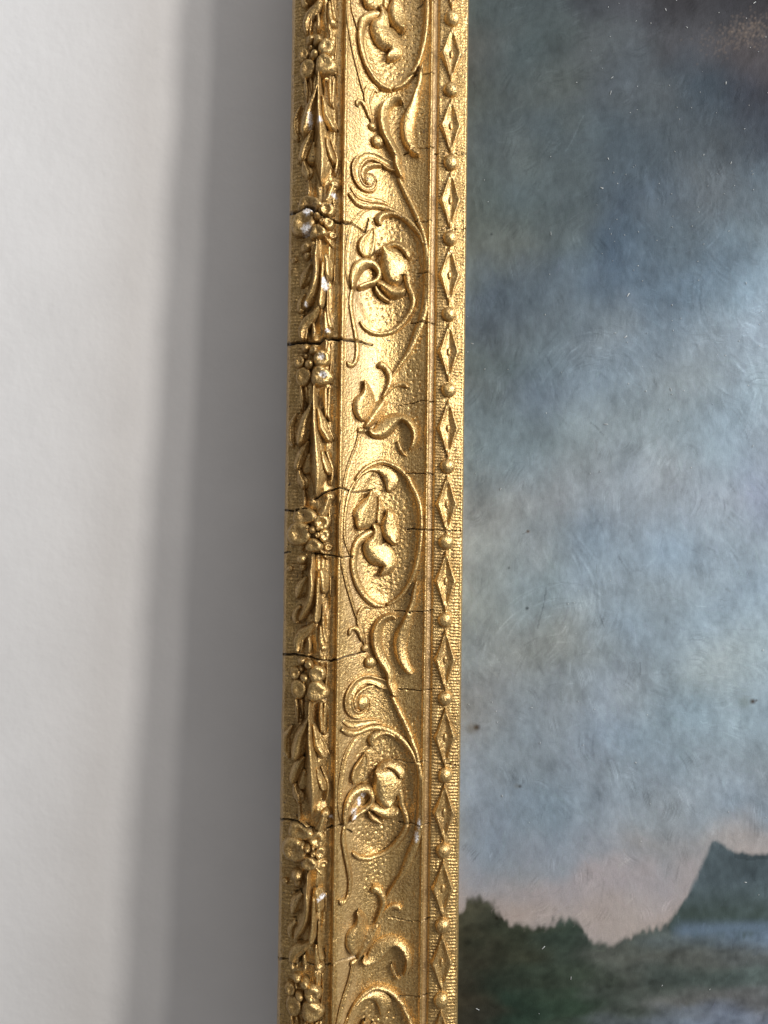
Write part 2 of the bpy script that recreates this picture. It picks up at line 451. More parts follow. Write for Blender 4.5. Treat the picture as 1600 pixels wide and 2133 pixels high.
def ribbon(name, X, Y, W, H, parent, dY=0.0, kind='round', lift=0.0, veins=0, nseg=13, label=None):
    a = np.column_stack([X, Y, W, H])
    p = smooth_path(a)
    if p[:, 1].max() + dY < VIS[0] or p[:, 1].min() + dY > VIS[1]: return None
    t = np.gradient(p[:, :2], axis=0); t /= np.linalg.norm(t, axis=1)[:, None] + 1e-9
    nrm = np.stack([t[:, 1], -t[:, 0]], 1)
    s = np.sin(np.linspace(-1, 1, nseg) * math.pi / 2)
    XX = p[:, :1] + nrm[:, :1] * s[None] * p[:, 2:3] / 2
    YY = p[:, 1:2] + nrm[:, 1:] * s[None] * p[:, 2:3] / 2 + dY
    L = np.cumsum(np.hypot(*np.gradient(p[:, :2], axis=0).T)); L = L / L[-1]
    endf = np.clip(np.minimum(L, 1 - L) * len(p) * 2.2 / 5.0, 0.0, 1) ** 0.5
    sgn = 1 if True else -1
    ex = np.clip(0.30 + p[:, 2:3] / 110, 0.34, 0.62)
    pr = np.clip(1 - s[None] ** 2, 0, 1) ** ex if kind == 'round' else loz(s, np.clip((p[:, 2:3] - 7) / 12, 0, 1)) if kind == 'lozenge' else prof(kind, s * sgn)[None]
    ZZ = p[:, 3:4] * pr * endf[:, None] + lift * endf[:, None] * (1 - np.abs(s) ** 8)[None]
    if kind == 'round' and name in ('leaf', 'bud', 'tulip', 'scroll', 'petal', 'leaf_lobe', 'acanthus_leaf'):
        cr = np.where(s < 0.38, np.clip((s + 1) / 1.38, 0, 1) ** 0.8, np.clip((1 - s) / 0.62, 0, 1) ** 0.62)[None]
        bl = np.clip((p[:, 2:3] - 9) / 10, 0, 0.62)
        ZZ = ZZ * (1 - bl) + p[:, 3:4] * 1.12 * cr * endf[:, None] * bl
    if veins: ZZ = ZZ + (np.cos(s * math.pi * veins) * (1 - s ** 2))[None] * np.minimum(p[:, 2:3] * 0.09, 2.8) * endf[:, None]
    ZZ = ZZ - 2.0 * (np.abs(s) > 0.999)[None] - 1.0 * (1 - endf[:, None])
    return finish(name, XX.ravel(), YY.ravel(), ZZ.ravel(), grid_quads(len(p), nseg), parent, label)

def dome(name, x, y, rx, ry, h, parent, dY=0.0, rot=0.0, dent=0.0, lobes=0, lift=0.0, label=None, flat=2.0):
    if y + dY < VIS[0] - 40 or y + dY > VIS[1] + 40: return None
    nr, na = 9, 26
    th = np.linspace(0, 2 * math.pi, na, endpoint=False)
    rr = np.sin(np.linspace(0.06, 1, nr) * math.pi / 2)
    R, T = np.meshgrid(rr, th, indexing='ij')
    k = 1 + (0.10 * np.cos(lobes * T + 0.6) if lobes else 0) + 0.03 * np.sin(3 * T + x)
    lx, ly = R * np.cos(T) * rx * k, R * np.sin(T) * ry * k
    c, s_ = math.cos(rot), math.sin(rot)
    X = x + lx * c - ly * s_; Y = y + lx * s_ + ly * c + dY
    Z = h * np.sqrt(np.clip(1 - R ** flat, 0, 1)) ** 0.9 * (1 - dent * np.exp(-(R / 0.5) ** 2)) * (1 + (0.045 * R * np.cos(7 * T + x) if flat > 3 else 0)) + lift * (R < 0.97) - 2.2 * (R > 0.999)
    X = np.append(X.ravel(), x); Y = np.append(Y.ravel(), y + dY)
    Z = np.append(Z.ravel(), h * (1 - dent) + lift)
    i = np.arange(nr * na).reshape(nr, na); j = np.roll(i, -1, 1)
    q = np.stack([i[:-1], i[1:], j[1:], j[:-1]], -1).reshape(-1, 4)
    tr = np.stack([np.full(na, nr * na), i[0], j[0]], -1)
    return finish(name, X, Y, Z, q, parent, label, tr)

# ------------------------------------------------------------------ beads and lozenges of the sight edge
for i in range(len(bx)):
    dome('bead', bcol + (bx[i] - bcol) * 0.7, by[i], 16.5 + random.uniform(-.7, .7), 16.5 + random.uniform(-.7, .7), 15.5, MOULD['sight_edge'])
for i in range(len(bx) - 1):
    cy_ = (by[i] + by[i + 1]) / 2 + random.uniform(-1.5, 1.5); hl = abs(by[i] - by[i + 1]) / 2 - 17.5
    cxx = (bx[i] + bx[i + 1]) / 2 * 0.7 + bcol * 0.3
    tt = np.linspace(-1, 1, 15)
    wd = 49 * (1 - np.abs(tt)) ** 1.2 + 2.5
    hh = 6.5 + 2.5 * (1 - np.abs(tt))
    lz = ribbon('lozenge', np.full(15, cxx), cy_ + tt * hl, wd, hh, MOULD['sight_edge'], kind='lozenge', nseg=25, lift=2.6)
    if lz: dome('lozenge_boss', cxx, cy_, 4.2, 9.0, 4.5, lz, lift=2.6)

# ------------------------------------------------------------------ the scrolls of the hollow
SC = 220 / 1600
CROP = {'A': (690, 730, SC), 'B': (690, 1000, SC), 'C': (690, 1250, SC), 'D': (690, 1500, SC), 'E': (690, 1700, SC),
        'F': (580, 700, 150 / 1600), 'G': (580, 880, 150 / 1600), 'H': (580, 1030, 150 / 1600), 'I': (580, 1200, 150 / 1600)}
def pts(spec):
    """'A 505 455 30 / 545 560 100 / B ...' -> photo x, y, width"""
    out, k = [], 'A'
    for tok in spec.split('/'):
        f = tok.split()
        if f[0].isalpha(): k = f.pop(0)
        x0, y0, s = CROP[k]
        f = [float(v) for v in f]
        out.append((x0 + f[0] * s, y0 + f[1] * s, *[v * s for v in f[2:]]))
    return np.array(out)
COVE = [  # name, profile, height, points
 ('bud', 'round', 14, 'A 505 455 30/545 560 100/550 680 190/515 800 300/485 920 270/485 1020 180/500 1090 50'),
 ('bud', 'ridge', 11, 'A 810 750 110/740 870 200/660 980 190/590 1080 140/510 1190 70'),
 ('leaf', 'round', 15, 'A 585 1200 60/655 1250 150/760 1220 230/860 1120 240/960 1045 180/1070 1025 115/1170 1080 105/1240 1190 100/1265 1310 90/1235 1430 70/1175 1520 20'),
 ('tendril', 'round', 6, 'A 1005 1370 30/1040 1480 60/1090 1560 45/1140 1610 10'),
 ('tendril', 'round', 10, 'A 730 190 50/790 230 100/870 330 95/895 450 85/860 580 65/810 680 50/760 740 35'),
 ('tendril', 'round', 7, 'A 1160 570 30/1100 520 75/1020 520 65/940 560 50/860 640 40/790 715 25'),
 ('stem', 'round', 9, 'C 915 1430 60/1010 1640 75/1100 1830 75/1200 2060 75/D 1200 260 75/1285 500 75/1335 800 75/1345 1100 80/1335 1450 90/E 1290 330 105/1200 560 120/1085 840 90/965 1020 60/870 1160 40/800 1290 25'),
 ('stem', 'hollow', 6, 'A 450 1230 55/405 1440 65/325 1640 65/255 1850 60/B 205 150 55/172 400 50/150 700 50/150 950 50/165 1150 50/200 1350 50/260 1620 45/320 1830 40/370 2000 30/C 400 290 15'),
 ('oval_rim', 'round', 9, 'A 380 1960 25/470 1840 45/600 1740 60/760 1690 65/910 1730 65/1050 1815 65/1165 1940 65/B 1170 0 65/1270 200 65/1335 400 65/1352 650 65/1342 900 65/1310 1150 65/1250 1400 60/1150 1620 60/1000 1800 60/830 1895 40'),
 ('oval_rim', 'round', 10, 'B 640 770 50/590 800 90/490 860 100/400 960 90/355 1100 80/345 1300 75/370 1450 75/430 1620 75/540 1780 75/680 1885 70/830 1905 40'),
 ('leaf', 'right', 9, 'A 330 2100 25/420 1920 50/560 1810 70/720 1790 110/850 1850 170/910 1960 190/B 900 80 150/870 190 50'),
 ('tendril', 'round', 4, 'B 290 1150 12/215 900 30/208 700 34/228 450 38/290 180 40/A 380 1960 25'),
 ('tulip', 'round', 15, 'B 610 150 30/620 280 170/580 400 260/530 520 320/500 620 280/450 710 150/430 760 40'),
 ('tulip', 'round', 9, 'B 720 230 30/745 400 90/735 550 110/715 690 50'),
 ('tulip', 'round', 14, 'B 870 430 50/890 560 180/880 700 240/900 800 230/940 880 190/980 930 110/1035 895 25'),
 ('tulip', 'round', 14, 'B 640 660 60/700 760 130/690 880 170/660 990 300/730 1100 350/830 1200 270/870 1300 190/810 1390 120/730 1450 30'),
 ('leaf', 'hollow', 7, 'C 610 150 40/520 130 110/465 230 120/450 350 90/480 480 60/510 620 40/520 690 20'),
 ('tendril', 'round', 7, 'C 285 530 35/300 445 55/370 420 60/430 480 60/485 630 40'),
 ('scroll', 'round', 15, 'C 985 290 30/940 245 90/840 260 120/745 340 145/695 460 160/685 580 160/700 700 160/740 820 155/800 930 150/865 1040 140/895 1140 130/900 1240 130/950 1370 120/970 1470 50'),
 ('leaf', 'round', 13, 'B 1290 1520 25/1255 1680 65/C 1240 0 80/1195 150 95/1140 330 140/1065 530 190/1045 700 180/1070 860 160/1120 970 130/1180 1060 110/1245 1115 25'),
 ('scroll', 'hollow', 12, 'C 920 1290 110/800 1265 140/680 1215 120/540 1190 120/420 1240 130/330 1350 130/280 1480 125/285 1620 115/345 1710 100/430 1730 90/520 1680 85/570 1580 60/570 1500 30'),
 ('scroll', 'round', 9, 'C 660 1290 40/560 1310 60/450 1380 70/385 1470 75/370 1560 65/395 1650 30'),
 ('leaf', 'hollow', 6, 'C 190 1810 50/320 1865 110/480 1850 90/640 1830 60/780 1850 25'),
 ('oval_rim', 'round', 9, 'D 160 120 40/290 190 70/420 180 70/560 120 70/720 105 75/880 150 80/1030 250 80/1150 380 70/1240 520 50/1300 700 25'),
 ('oval_rim', 'hollow', 5, 'D 480 190 20/370 280 45/280 420 55/220 560 55/180 750 55/150 950 50/130 1150 50/140 1350 45/160 1560 20'),
 ('leaf', 'round', 9, 'D 640 390 40/615 300 105/680 215 105/800 170 90/900 195 60/990 260 20'),
 ('petal', 'hollow', 13, 'D 530 470 25/500 600 120/450 740 190/430 860 190/440 960 90'),
 ('petal', 'round', 13, 'D 680 800 40/750 700 90/860 650 105/980 695 125/1055 790 120/1065 890 40'),
 ('tulip', 'round', 21, 'D 680 720 60/780 830 320/840 950 390/850 1070 380/870 1180 300/950 1250 120'),
 ('oval_rim', 'round', 8, 'D 960 1010 40/1025 1060 85/1050 1150 85/1060 1250 75/1095 1350 75/1130 1450 75/1140 1560 65/1095 1690 65/1000 1830 65/860 1970 65/720 2040 60/560 2080 55/420 2060 50/320 1980 25'),
 ('tendril', 'round', 14, 'D 220 1570 45/230 1420 95/270 1260 130/350 1110 145/450 1035 130/555 1030 110/625 1110 90/625 1200 80/565 1290 80/470 1355 80/380 1430 85/300 1520 40'),
 ('tendril', 'round', 7, 'D 225 1540 45/E 205 170 55/190 350 55/220 550 55/262 750 55/292 950 60/280 1130 55/235 1250 50/175 1305 60/130 1250 25'),
 ('leaf', 'round', 14, 'D 590 1330 50/650 1290 120/760 1330 180/860 1365 210/960 1365 150/1030 1330 40'),
 ('tendril', 'round', 9, 'D 565 1345 35/605 1430 65/690 1500 65/800 1555 25'),
]
COVED = [('knot', 'A', 455, 1215, 60, 55, 8), ('berry', 'A', 760, 235, 60, 60, 11), ('berry', 'C', 525, 720, 66, 66, 9),
         ('berry', 'C', 600, 930, 96, 100, 13), ('scroll_eye', 'C', 490, 1555, 95, 115, 8), ('berry', 'E', 180, 1285, 40, 40, 7)]
hollow = MOULD['hollow_moulding']
for k in (-1, 0, 1):
    for name, kind, h, spec in COVE:
        a = pts(spec); X, Y = trace(a)
        a[:, 2] *= {'leaf': 1.2, 'tulip': 1.22, 'bud': 1.15, 'petal': 1.25, 'scroll': 1.12, 'oval_rim': 1.3, 'tendril': 1.15, 'stem': 1.15}.get(name, 1.08)
        H = np.full(len(a), 1.25 * h * random.uniform(0.92, 1.08))
        ribbon(name, X, Y, a[:, 2], H, hollow, dY=k * PERC, kind=kind, nseg=15)
    for name, cr, zx, zy, rx, ry, h in COVED:
        x0, y0, s = CROP[cr]
        X, Y = trace([(x0 + zx * s, y0 + zy * s)])
        dome(name, X[0], Y[0], rx * s, ry * s, h * 1.2, hollow, dY=k * PERC)

# ------------------------------------------------------------------ the garland of flowers and leaves
GL = [ # (group, name, profile, height, veins, points); the first entry of a group is the part, the rest its pieces
 ('stems1', 'stem', 'round', 9, 0, 'F 1065 60 70/1070 200 90/1060 370 50'),
 ('stems1', 'stem', 'round', 6, 0, 'F 1185 150 30/1195 500 40/1165 800 35/1190 1100 40'),
 ('stems1', 'stem', 'round', 12, 0, 'F 500 1120 50/530 1400 100/550 1690 25'),
 ('stems1', 'stem', 'round', 8, 0, 'F 615 1130 60/635 1320 60/645 1500 25'),
 ('stems1', 'stem', 'round', 11, 0, 'F 1055 1150 70/1055 1450 95/1080 1830 60'),
 ('stems1', 'stem', 'round', 9, 0, 'F 1150 1160 60/1135 1450 65/1120 1750 60/1160 1900 40'),
 ('leaf1', 'acanthus_leaf', 'ridge', 22, 2, 'F 815 1110 50/805 1400 110/812 1700 160/G 810 0 190/830 300 220/850 600 270/865 850 330/880 1050 350/885 1250 270/875 1450 170/860 1670 25'),
 ('leaf1', 'leaf_lobe', 'round', 22, 2, 'F 800 1420 50/730 1650 150/630 1880 240/G 580 150 270/545 330 270/500 460 190/460 540 40'),
 ('leaf1', 'leaf_lobe', 'round', 15, 2, 'G 680 430 60/570 640 200/485 850 190/440 1000 160/425 1090 40'),
 ('leaf1', 'leaf_lobe', 'round', 13, 2, 'G 470 1060 70/520 1240 190/575 1380 190/540 1510 40'),
 ('leaf1', 'leaf_lobe', 'round', 15, 2, 'F 880 1600 50/950 1850 170/G 980 120 210/1075 280 190/1145 390 140/1200 450 25'),
 ('leaf1', 'leaf_lobe', 'round', 14, 0, 'G 970 620 50/1030 850 130/1100 1030 150/1130 1120 110/1115 1185 30'),
 ('leaf1', 'leaf_lobe', 'round', 13, 0, 'G 700 700 60/680 900 170/650 1060 200/640 1160 90/640 1180 20'),
 ('leaf1', 'leaf_lobe', 'round', 10, 2, 'F 420 1720 40/310 1950 130/G 270 150 160/280 400 160/360 560 50'),
 ('leaf1', 'leaf_stalk', 'round', 7, 0, 'G 1080 0 40/1190 280 45/1250 420 20'),
 ('leaf1', 'leaf_stalk', 'round', 8, 0, 'G 1070 620 35/1150 850 55/1210 1050 60/1195 1250 55/1160 1430 40'),
 ('stems2', 'stem', 'round', 10, 0, 'G 580 1490 50/585 1720 75/570 1900 40'),
 ('stems2', 'trumpet_bud', 'round', 13, 2, 'G 1150 1560 70/1140 1660 150/1080 1830 150/1020 1990 190/H 960 470 150/940 520 60'),
 ('stems2', 'stem', 'round', 8, 0, 'H 1180 200 30/1140 380 50/1150 600 40/1090 740 25'),
 ('flowerB', 'stalk', 'round', 8, 0, 'H 920 1200 40/1010 1310 70/1120 1440 30'),
 ('leaf2', 'acanthus_leaf', 'ridge', 22, 2, 'H 770 1320 50/770 1500 90/745 1700 150/I 750 20 200/755 200 230/715 480 230/630 700 220/530 880 190/470 1000 40'),
 ('leaf2', 'leaf_lobe', 'round', 16, 2, 'H 960 1640 60/980 1740 190/I 1000 20 230/1010 200 190/1040 330 140/1060 390 30'),
 ('leaf2', 'leaf_lobe', 'round', 18, 0, 'I 905 0 70/900 300 100/895 600 115/860 900 150/840 1050 40'),
 ('leaf2', 'leaf_lobe', 'round', 13, 2, 'I 640 0 60/540 200 220/470 380 190/400 500 40'),
 ('leaf2', 'leaf_lobe', 'round', 10, 2, 'I 500 640 60/420 800 150/400 950 150/440 1060 40'),
 ('leaf2', 'leaf_lobe', 'round', 13, 3, 'I 820 980 50/700 1140 140/560 1260 220/450 1420 190/430 1560 130/440 1710 40'),
 ('leaf2', 'leaf_stalk', 'round', 11, 0, 'I 680 1330 50/695 1550 80/680 1720 40'),
 ('leaf2', 'leaf_stalk', 'round', 9, 0, 'I 545 1380 50/520 1540 80/500 1710 40'),
 ('leaf2', 'leaf_stalk', 'round', 6, 0, 'I 1160 0 40/1160 250 35/1155 460 20'),
 ('leaf2', 'leaf_stalk', 'round', 9, 0, 'I 1010 580 30/1000 1000 50/1030 1300 85/1085 1460 80/1100 1500 20'),
 ('leaf2', 'leaf_stalk', 'round', 10, 0, 'I 945 1090 50/955 1400 110/985 1540 100/1000 1580 30'),
 ('leaf2', 'leaf_stalk', 'round', 10, 0, 'I 940 1560 55/940 1700 70/945 1820 40'),
]
GD = [ # group, name, crop, x, y, rx, ry, height, dent, lobes
 ('flowerA', 'flower', 'F', 690, 650, 95, 100, 17, 0.0, 0),
 ('flowerA', 'petal', 'F', 970, 520, 165, 165, 18, 0.16, 0),
 ('flowerA', 'petal', 'F', 955, 905, 210, 200, 19, 0.14, 3),
 ('flowerA', 'petal', 'F', 475, 590, 100, 120, 13, 0.0, 0),
 ('flowerA', 'petal', 'F', 560, 920, 150, 190, 15, 0.12, 0),
 ('flowerA', 'berry', 'F', 615, 290, 90, 95, 15, 0.0, 0),
 ('flowerA', 'berry', 'F', 785, 335, 95, 100, 17, 0.1, 0),
 ('flowerA', 'berry', 'F', 625, 470, 45, 60, 12, 0.0, 0),
 ('stems1', 'berry', 'F', 1110, -40, 110, 90, 12, 0.0, 0),
 ('flowerB', 'flower', 'H', 770, 790, 80, 80, 22, 0.0, 0),
 ('flowerB', 'petal', 'H', 580, 480, 240, 175, 19, 0.25, 3),
 ('flowerB', 'petal', 'H', 470, 870, 235, 235, 24, 0.18, 0),
 ('flowerB', 'petal', 'H', 785, 1130, 165, 135, 20, 0.15, 3),
 ('flowerB', 'petal', 'H', 970, 620, 160, 155, 16, 0.35, 0),
 ('flowerB', 'petal', 'H', 1030, 910, 105, 130, 14, 0.2, 0),
 ('flowerB', 'berry', 'H', 880, 900, 62, 62, 18, 0.2, 0),
 ('flowerB', 'berry', 'H', 650, 730, 50, 60, 21, 0.0, 0),
 ('flowerB', 'berry', 'H', 880, 750, 40, 60, 18, 0.0, 0),
 ('flowerB', 'berry', 'H', 530, 1430, 120, 120, 18, 0.0, 0),
 ('flowerB', 'berry', 'H', 545, 1610, 85, 90, 13, 0.0, 0),
 ('flowerB', 'berry', 'H', 1120, 1170, 90, 80, 8, 0.3, 0),
 ('stems2', 'berry', 'H', 1150, 55, 105, 100, 15, 0.15, 0),
 ('leaf2', 'berry', 'I', 260, -170, 70, 60, 6, 0.0, 0),
]
_, yg = trace([(672, 749), (670, 1402)])
PERG = float(yg[0] - yg[1])
outer = MOULD['outer_moulding']
for k in (-2, -1, 0, 1, 2):
    heads = {}
    # the eye or the blade of each flower and leaf comes first; its petals and lobes hang under it
    def par(g): return heads.get(g, frame)
    for g, name, cr, zx, zy, rx, ry, h, dent, lobes in GD:
        if g.startswith('stems') or g == 'leaf2': continue
        x0, y0, s = CROP[cr]; X, Y = trace([(x0 + zx * s, y0 + zy * s)])
        jx = random.uniform(-1, 1) if k else 0
        o = dome(name, X[0] + jx, Y[0], rx * s * (1.2 if name == 'petal' else 1.08), ry * s * (1.2 if name == 'petal' else 1.08), (1.15 if name == 'petal' else 1.4) * h * random.uniform(.93, 1.07), par(g), dY=k * PERG,
                 dent=max(dent * 1.8, 0.38 if name == 'petal' else 0), lobes=lobes, flat=4.0 if name == 'petal' else 2.0)
        if o and g not in heads: heads[g] = o
    for g, name, kind, h, veins, spec in GL:
        a = pts(spec); X, Y = trace(a)
        a[:, 2] *= 1.28 if 'leaf' in name else 1.12; H = np.full(len(a), 1.3 * h * random.uniform(.92, 1.08))
        o = ribbon(name, X, Y, a[:, 2], H, frame if g.startswith('stems') else par(g), dY=k * PERG, kind=kind, veins=veins, nseg=15)
        if o and g not in heads and g.startswith('leaf'): heads[g] = o
    for g, name, cr, zx, zy, rx, ry, h, dent, lobes in GD:
        if not (g.startswith('stems') or g == 'leaf2'): continue
        x0, y0, s = CROP[cr]; X, Y = trace([(x0 + zx * s, y0 + zy * s)])
        dome(name, X[0], Y[0], rx * s * 1.05, ry * s * 1.05, 1.45 * h, frame, dY=k * PERG, dent=dent, lobes=lobes)

# ------------------------------------------------------------------ painting
def srgb(c):
    c = np.asarray(c, float) / 255
    return np.where(c <= 0.04045, c / 12.92, ((c + 0.055) / 1.055) ** 2.4)
def build_painting():
    CELL = 2.4
    x0, x1, y0, y1 = 950.0, 1860.0, -400.0, 2500.0
    xs = np.arange(x0, x1, CELL); ys = np.arange(y0, y1, CELL)
    n, m = len(ys), len(xs)
    gx = np.array([960, 1130, 1290, 1450, 1600, 1760])
    rows = [(-210, [(74, 80, 80), (70, 76, 78), (62, 62, 68), (48, 46, 50), (40, 38, 42), (40, 38, 42)]),
     (0, [(78, 86, 86), (72, 80, 82), (68, 70, 76), (54, 52, 56), (42, 40, 44), (42, 40, 44)]),
     (90, [(86, 88, 86), (78, 86, 86), (80, 84, 88), (70, 68, 71), (70, 64, 66), (66, 60, 62)]),
     (200, [(84, 88, 84), (82, 88, 88), (82, 88, 94), (56, 66, 76), (46, 48, 58), (44, 46, 56)]),
     (300, [(86, 92, 92), (80, 90, 95), (76, 86, 94), (66, 76, 86), (52, 60, 72), (52, 60, 72)]),
     (400, [(90, 98, 96), (84, 94, 98), (78, 90, 102), (90, 98, 106), (80, 94, 106), (80, 94, 106)]),
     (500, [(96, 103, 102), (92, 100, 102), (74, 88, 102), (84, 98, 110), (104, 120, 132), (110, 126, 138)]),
     (600, [(88, 98, 108), (96, 105, 112), (84, 98, 112), (98, 113, 126), (124, 142, 156), (130, 148, 162)]),  # right end lightened: reflected sheen of the varnish put into the paint colour
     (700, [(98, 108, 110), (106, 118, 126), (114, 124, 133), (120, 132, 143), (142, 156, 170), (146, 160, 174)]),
     (800, [(108, 116, 118), (112, 122, 132), (124, 136, 146), (132, 145, 155), (142, 158, 170), (142, 158, 170)]),
     (900, [(120, 131, 135), (118, 130, 136), (132, 144, 152), (134, 147, 156), (136, 148, 161), (136, 148, 161)]),
     (1050, [(138, 143, 145), (141, 147, 153), (138, 148, 159), (140, 149, 161), (137, 145, 164), (137, 145, 164)]),
     (1200, [(140, 147, 147), (134, 146, 152), (136, 151, 165), (142, 157, 171), (142, 157, 171), (142, 157, 171)]),
     (1350, [(134, 139, 140), (136, 142, 143), (138, 150, 160), (140, 155, 166), (146, 163, 175), (146, 163, 175)]),
     (1500, [(132, 136, 140), (132, 142, 152), (142, 154, 168), (140, 157, 169), (142, 157, 168), (142, 157, 168)]),
     (1680, [(136, 144, 155), (136, 149, 160), (140, 150, 161), (142, 152, 163), (140, 151, 163), (140, 151, 163)]),
     (1775, [(142, 146, 153), (143, 148, 158), (143, 148, 159), (152, 150, 153), (160, 153, 153), (158, 153, 153)]),
     (1850, [(152, 150, 156), (160, 152, 156), (163, 153, 156), (166, 154, 153), (166, 155, 154), (166, 155, 154)]),
     (1930, [(166, 152, 148), (168, 154, 149), (172, 156, 149), (174, 156, 148), (172, 156, 148), (170, 155, 148)]),
     (2345, [(170, 154, 148)] * 6)]
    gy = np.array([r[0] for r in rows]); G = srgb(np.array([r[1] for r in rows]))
    def sm(t): return t * t * (3 - 2 * t)
    wx = vnoise(n, m, 50, 50, 41) * 38 + vnoise(n, m, 16, 14, 42) * 14; wy = vnoise(n, m, 44, 60, 43) * 32 + vnoise(n, m, 16, 14, 44) * 14
    QX, QY = np.meshgrid(xs, ys)
    def sample(X, Y):
        ix = np.clip(np.searchsorted(gx, X) - 1, 0, len(gx) - 2); iy = np.clip(np.searchsorted(gy, Y) - 1, 0, len(gy) - 2)
        tx = sm(np.clip((X - gx[ix]) / (gx[ix + 1] - gx[ix]), 0, 1))[..., None]; ty = sm(np.clip((Y - gy[iy]) / (gy[iy + 1] - gy[iy]), 0, 1))[..., None]
        return (G[iy, ix] * (1 - tx) + G[iy, ix + 1] * tx) * (1 - ty) + (G[iy + 1, ix] * (1 - tx) + G[iy + 1, ix + 1] * tx) * ty
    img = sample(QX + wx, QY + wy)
    tone = vnoise(n, m, 34, 26, 45) * 0.07 + vnoise(n, m, 13, 9, 46) * 0.07 + vnoise(n, m, 5, 3.0, 47) * 0.06 + vnoise(n, m, 2.2, 1.5, 49) * 0.05
    hue = vnoise(n, m, 26, 30, 48) * 0.035
    fade = np.clip((1950 - QY) / 300, 0.35, 1)
    img = img * (1 + tone * fade)[..., None]
    img[..., 0] *= 1 + hue; img[..., 2] *= 1 - hue
    # far ground, painted loosely: outline given point by point, ragged along its edge
    rag = vnoise(n, m, 5, 2.0, 51) * 4.5 + vnoise(n, m, 11, 7, 52) * 3.5
    trees_t = np.interp(xs, [950, 964, 975, 1000, 1028, 1042, 1050, 1100, 1145, 1168, 1190, 1212, 1232, 1250, 1290, 1315, 1340, 1390, 1420, 1600, 1760],
                        [1898, 1894, 1880, 1872, 1880, 1905, 1921, 1928, 1926, 1914, 1912, 1934, 1962, 1966, 1958, 1944, 1932, 1932, 1945, 1946, 1950])
    d = QY - trees_t[None] + rag
    mt = np.clip(d / 20 + 0.5, 0, 1); mt = mt * mt * (3 - 2 * mt)
    tg = np.array([950, 1080, 1180, 1300, 1430, 1600, 1760])
    tr = [(1890, [(66, 64, 50), (58, 62, 52), (64, 70, 64), (84, 90, 86), (96, 106, 110), (92, 108, 124), (92, 108, 124)]),
          (1945, [(54, 52, 40), (52, 56, 44), (48, 58, 50), (74, 80, 76), (82, 90, 92), (92, 108, 126), (92, 108, 126)]),
          (1990, [(48, 46, 36), (52, 54, 42), (50, 58, 50), (76, 78, 72), (82, 84, 80), (84, 88, 88), (84, 88, 88)]),
          (2040, [(46, 44, 35), (46, 54, 44), (52, 60, 50), (72, 76, 70), (64, 72, 68), (72, 82, 80), (72, 82, 80)]),
          (2085, [(50, 46, 36), (40, 54, 44), (44, 58, 46), (66, 72, 66), (88, 88, 86), (94, 94, 96), (94, 94, 96)]),
          (2133, [(44, 42, 34), (38, 52, 42), (48, 58, 48), (80, 86, 90), (98, 106, 120), (98, 106, 124), (98, 106, 124)]),
          (2345, [(44, 42, 34), (38, 50, 40), (48, 56, 48), (80, 86, 92), (98, 106, 120), (98, 106, 124), (98, 106, 124)])]
    gy2 = np.array([r[0] for r in tr]); G2 = srgb(np.array([r[1] for r in tr]))
    gx_, gy_, G_ = gx, gy, G
    gx, gy, G = tg, gy2, G2
    low = sample(QX + vnoise(n, m, 6, 16, 61) * 24, QY + vnoise(n, m, 6, 22, 62) * 9)
    low = low * 1.26 * (1 + vnoise(n, m, 6, 9, 63) * 0.15 + vnoise(n, m, 2.5, 3.0, 64) * 0.10)[..., None]
    gx, gy, G = gx_, gy_, G_
    hill_l = np.interp(ys, [1745, 1757, 1800, 1860, 1895, 1925, 1960], [1476, 1480, 1462, 1436, 1410, 1390, 1375])
    hill_t = np.interp(xs, [1380, 1478, 1490, 1508, 1530, 1560, 1600, 1760], [1760, 1756, 1750, 1760, 1774, 1778, 1776, 1768])
    mh = np.clip((QX - hill_l[:, None] + rag * 0.35) / 10 + 0.5, 0, 1) * np.clip((QY - hill_t[None] + rag * 0.35) / 10 + 0.5, 0, 1) * (QY < 1965)
    hc = srgb([(78, 90, 96)])[0] * (1 + vnoise(n, m, 12, 20, 71) * 0.10 + vnoise(n, m, 4, 3, 72) * 0.09)[..., None]
    hc = hc * np.where(((QY - hill_t[None]) < 14) & (QX > 1530), 0.72, 1.0)[..., None]
    hc = hc + (srgb([(66, 78, 74)])[0] - srgb([(78, 90, 96)])[0]) * np.clip((QY - 1840) / 70, 0, 1)[..., None]
    img = img * (1 - mh[..., None]) + hc * mh[..., None]
    img = img * (1 - mt[..., None]) + low * mt[..., None]
    bl = np.exp(-((QY - 1932 - vnoise(n, m, 20, 40, 73) * 4) / 15) ** 2) * np.clip((QX - 1392) / 30, 0, 1) * 0.75
    img = img * (1 - bl[..., None]) + srgb([(102, 120, 142)])[0] * bl[..., None]
    # brush strokes
    r = np.random.default_rng(81)
    relief = np.zeros((n, m))
    ang = math.pi / 2 + 0.8 * vnoise(n, m, 110, 90, 82) - 0.05
    for k in range(26000):
        i, j = int(r.integers(0, n)), int(r.integers(0, m))
        hard = mt[i, j] + mh[i, j] > 0.5
        L = r.uniform(4, 15) if not hard else r.uniform(3, 9); wd = r.uniform(0.5, 1.6)
        a = ang[i, j] + r.normal(0, 0.5); cv = r.normal(0, 0.012)
        t = np.arange(-L / 2, L / 2, 0.7)
        jj = j + np.cos(a) * t + np.sin(a) * cv * t * t; ii = i - np.sin(a) * t + np.cos(a) * cv * t * t
        ii, jj = np.round(ii).astype(int), np.round(jj).astype(int)
        ok = (ii > 1) & (ii < n - 2) & (jj > 1) & (jj < m - 2)
        ii, jj = ii[ok], jj[ok]
        if len(ii) < 3: continue
        same = (mt[ii, jj] + mh[ii, jj] > 0.5) == hard
        ii, jj = ii[same], jj[same]
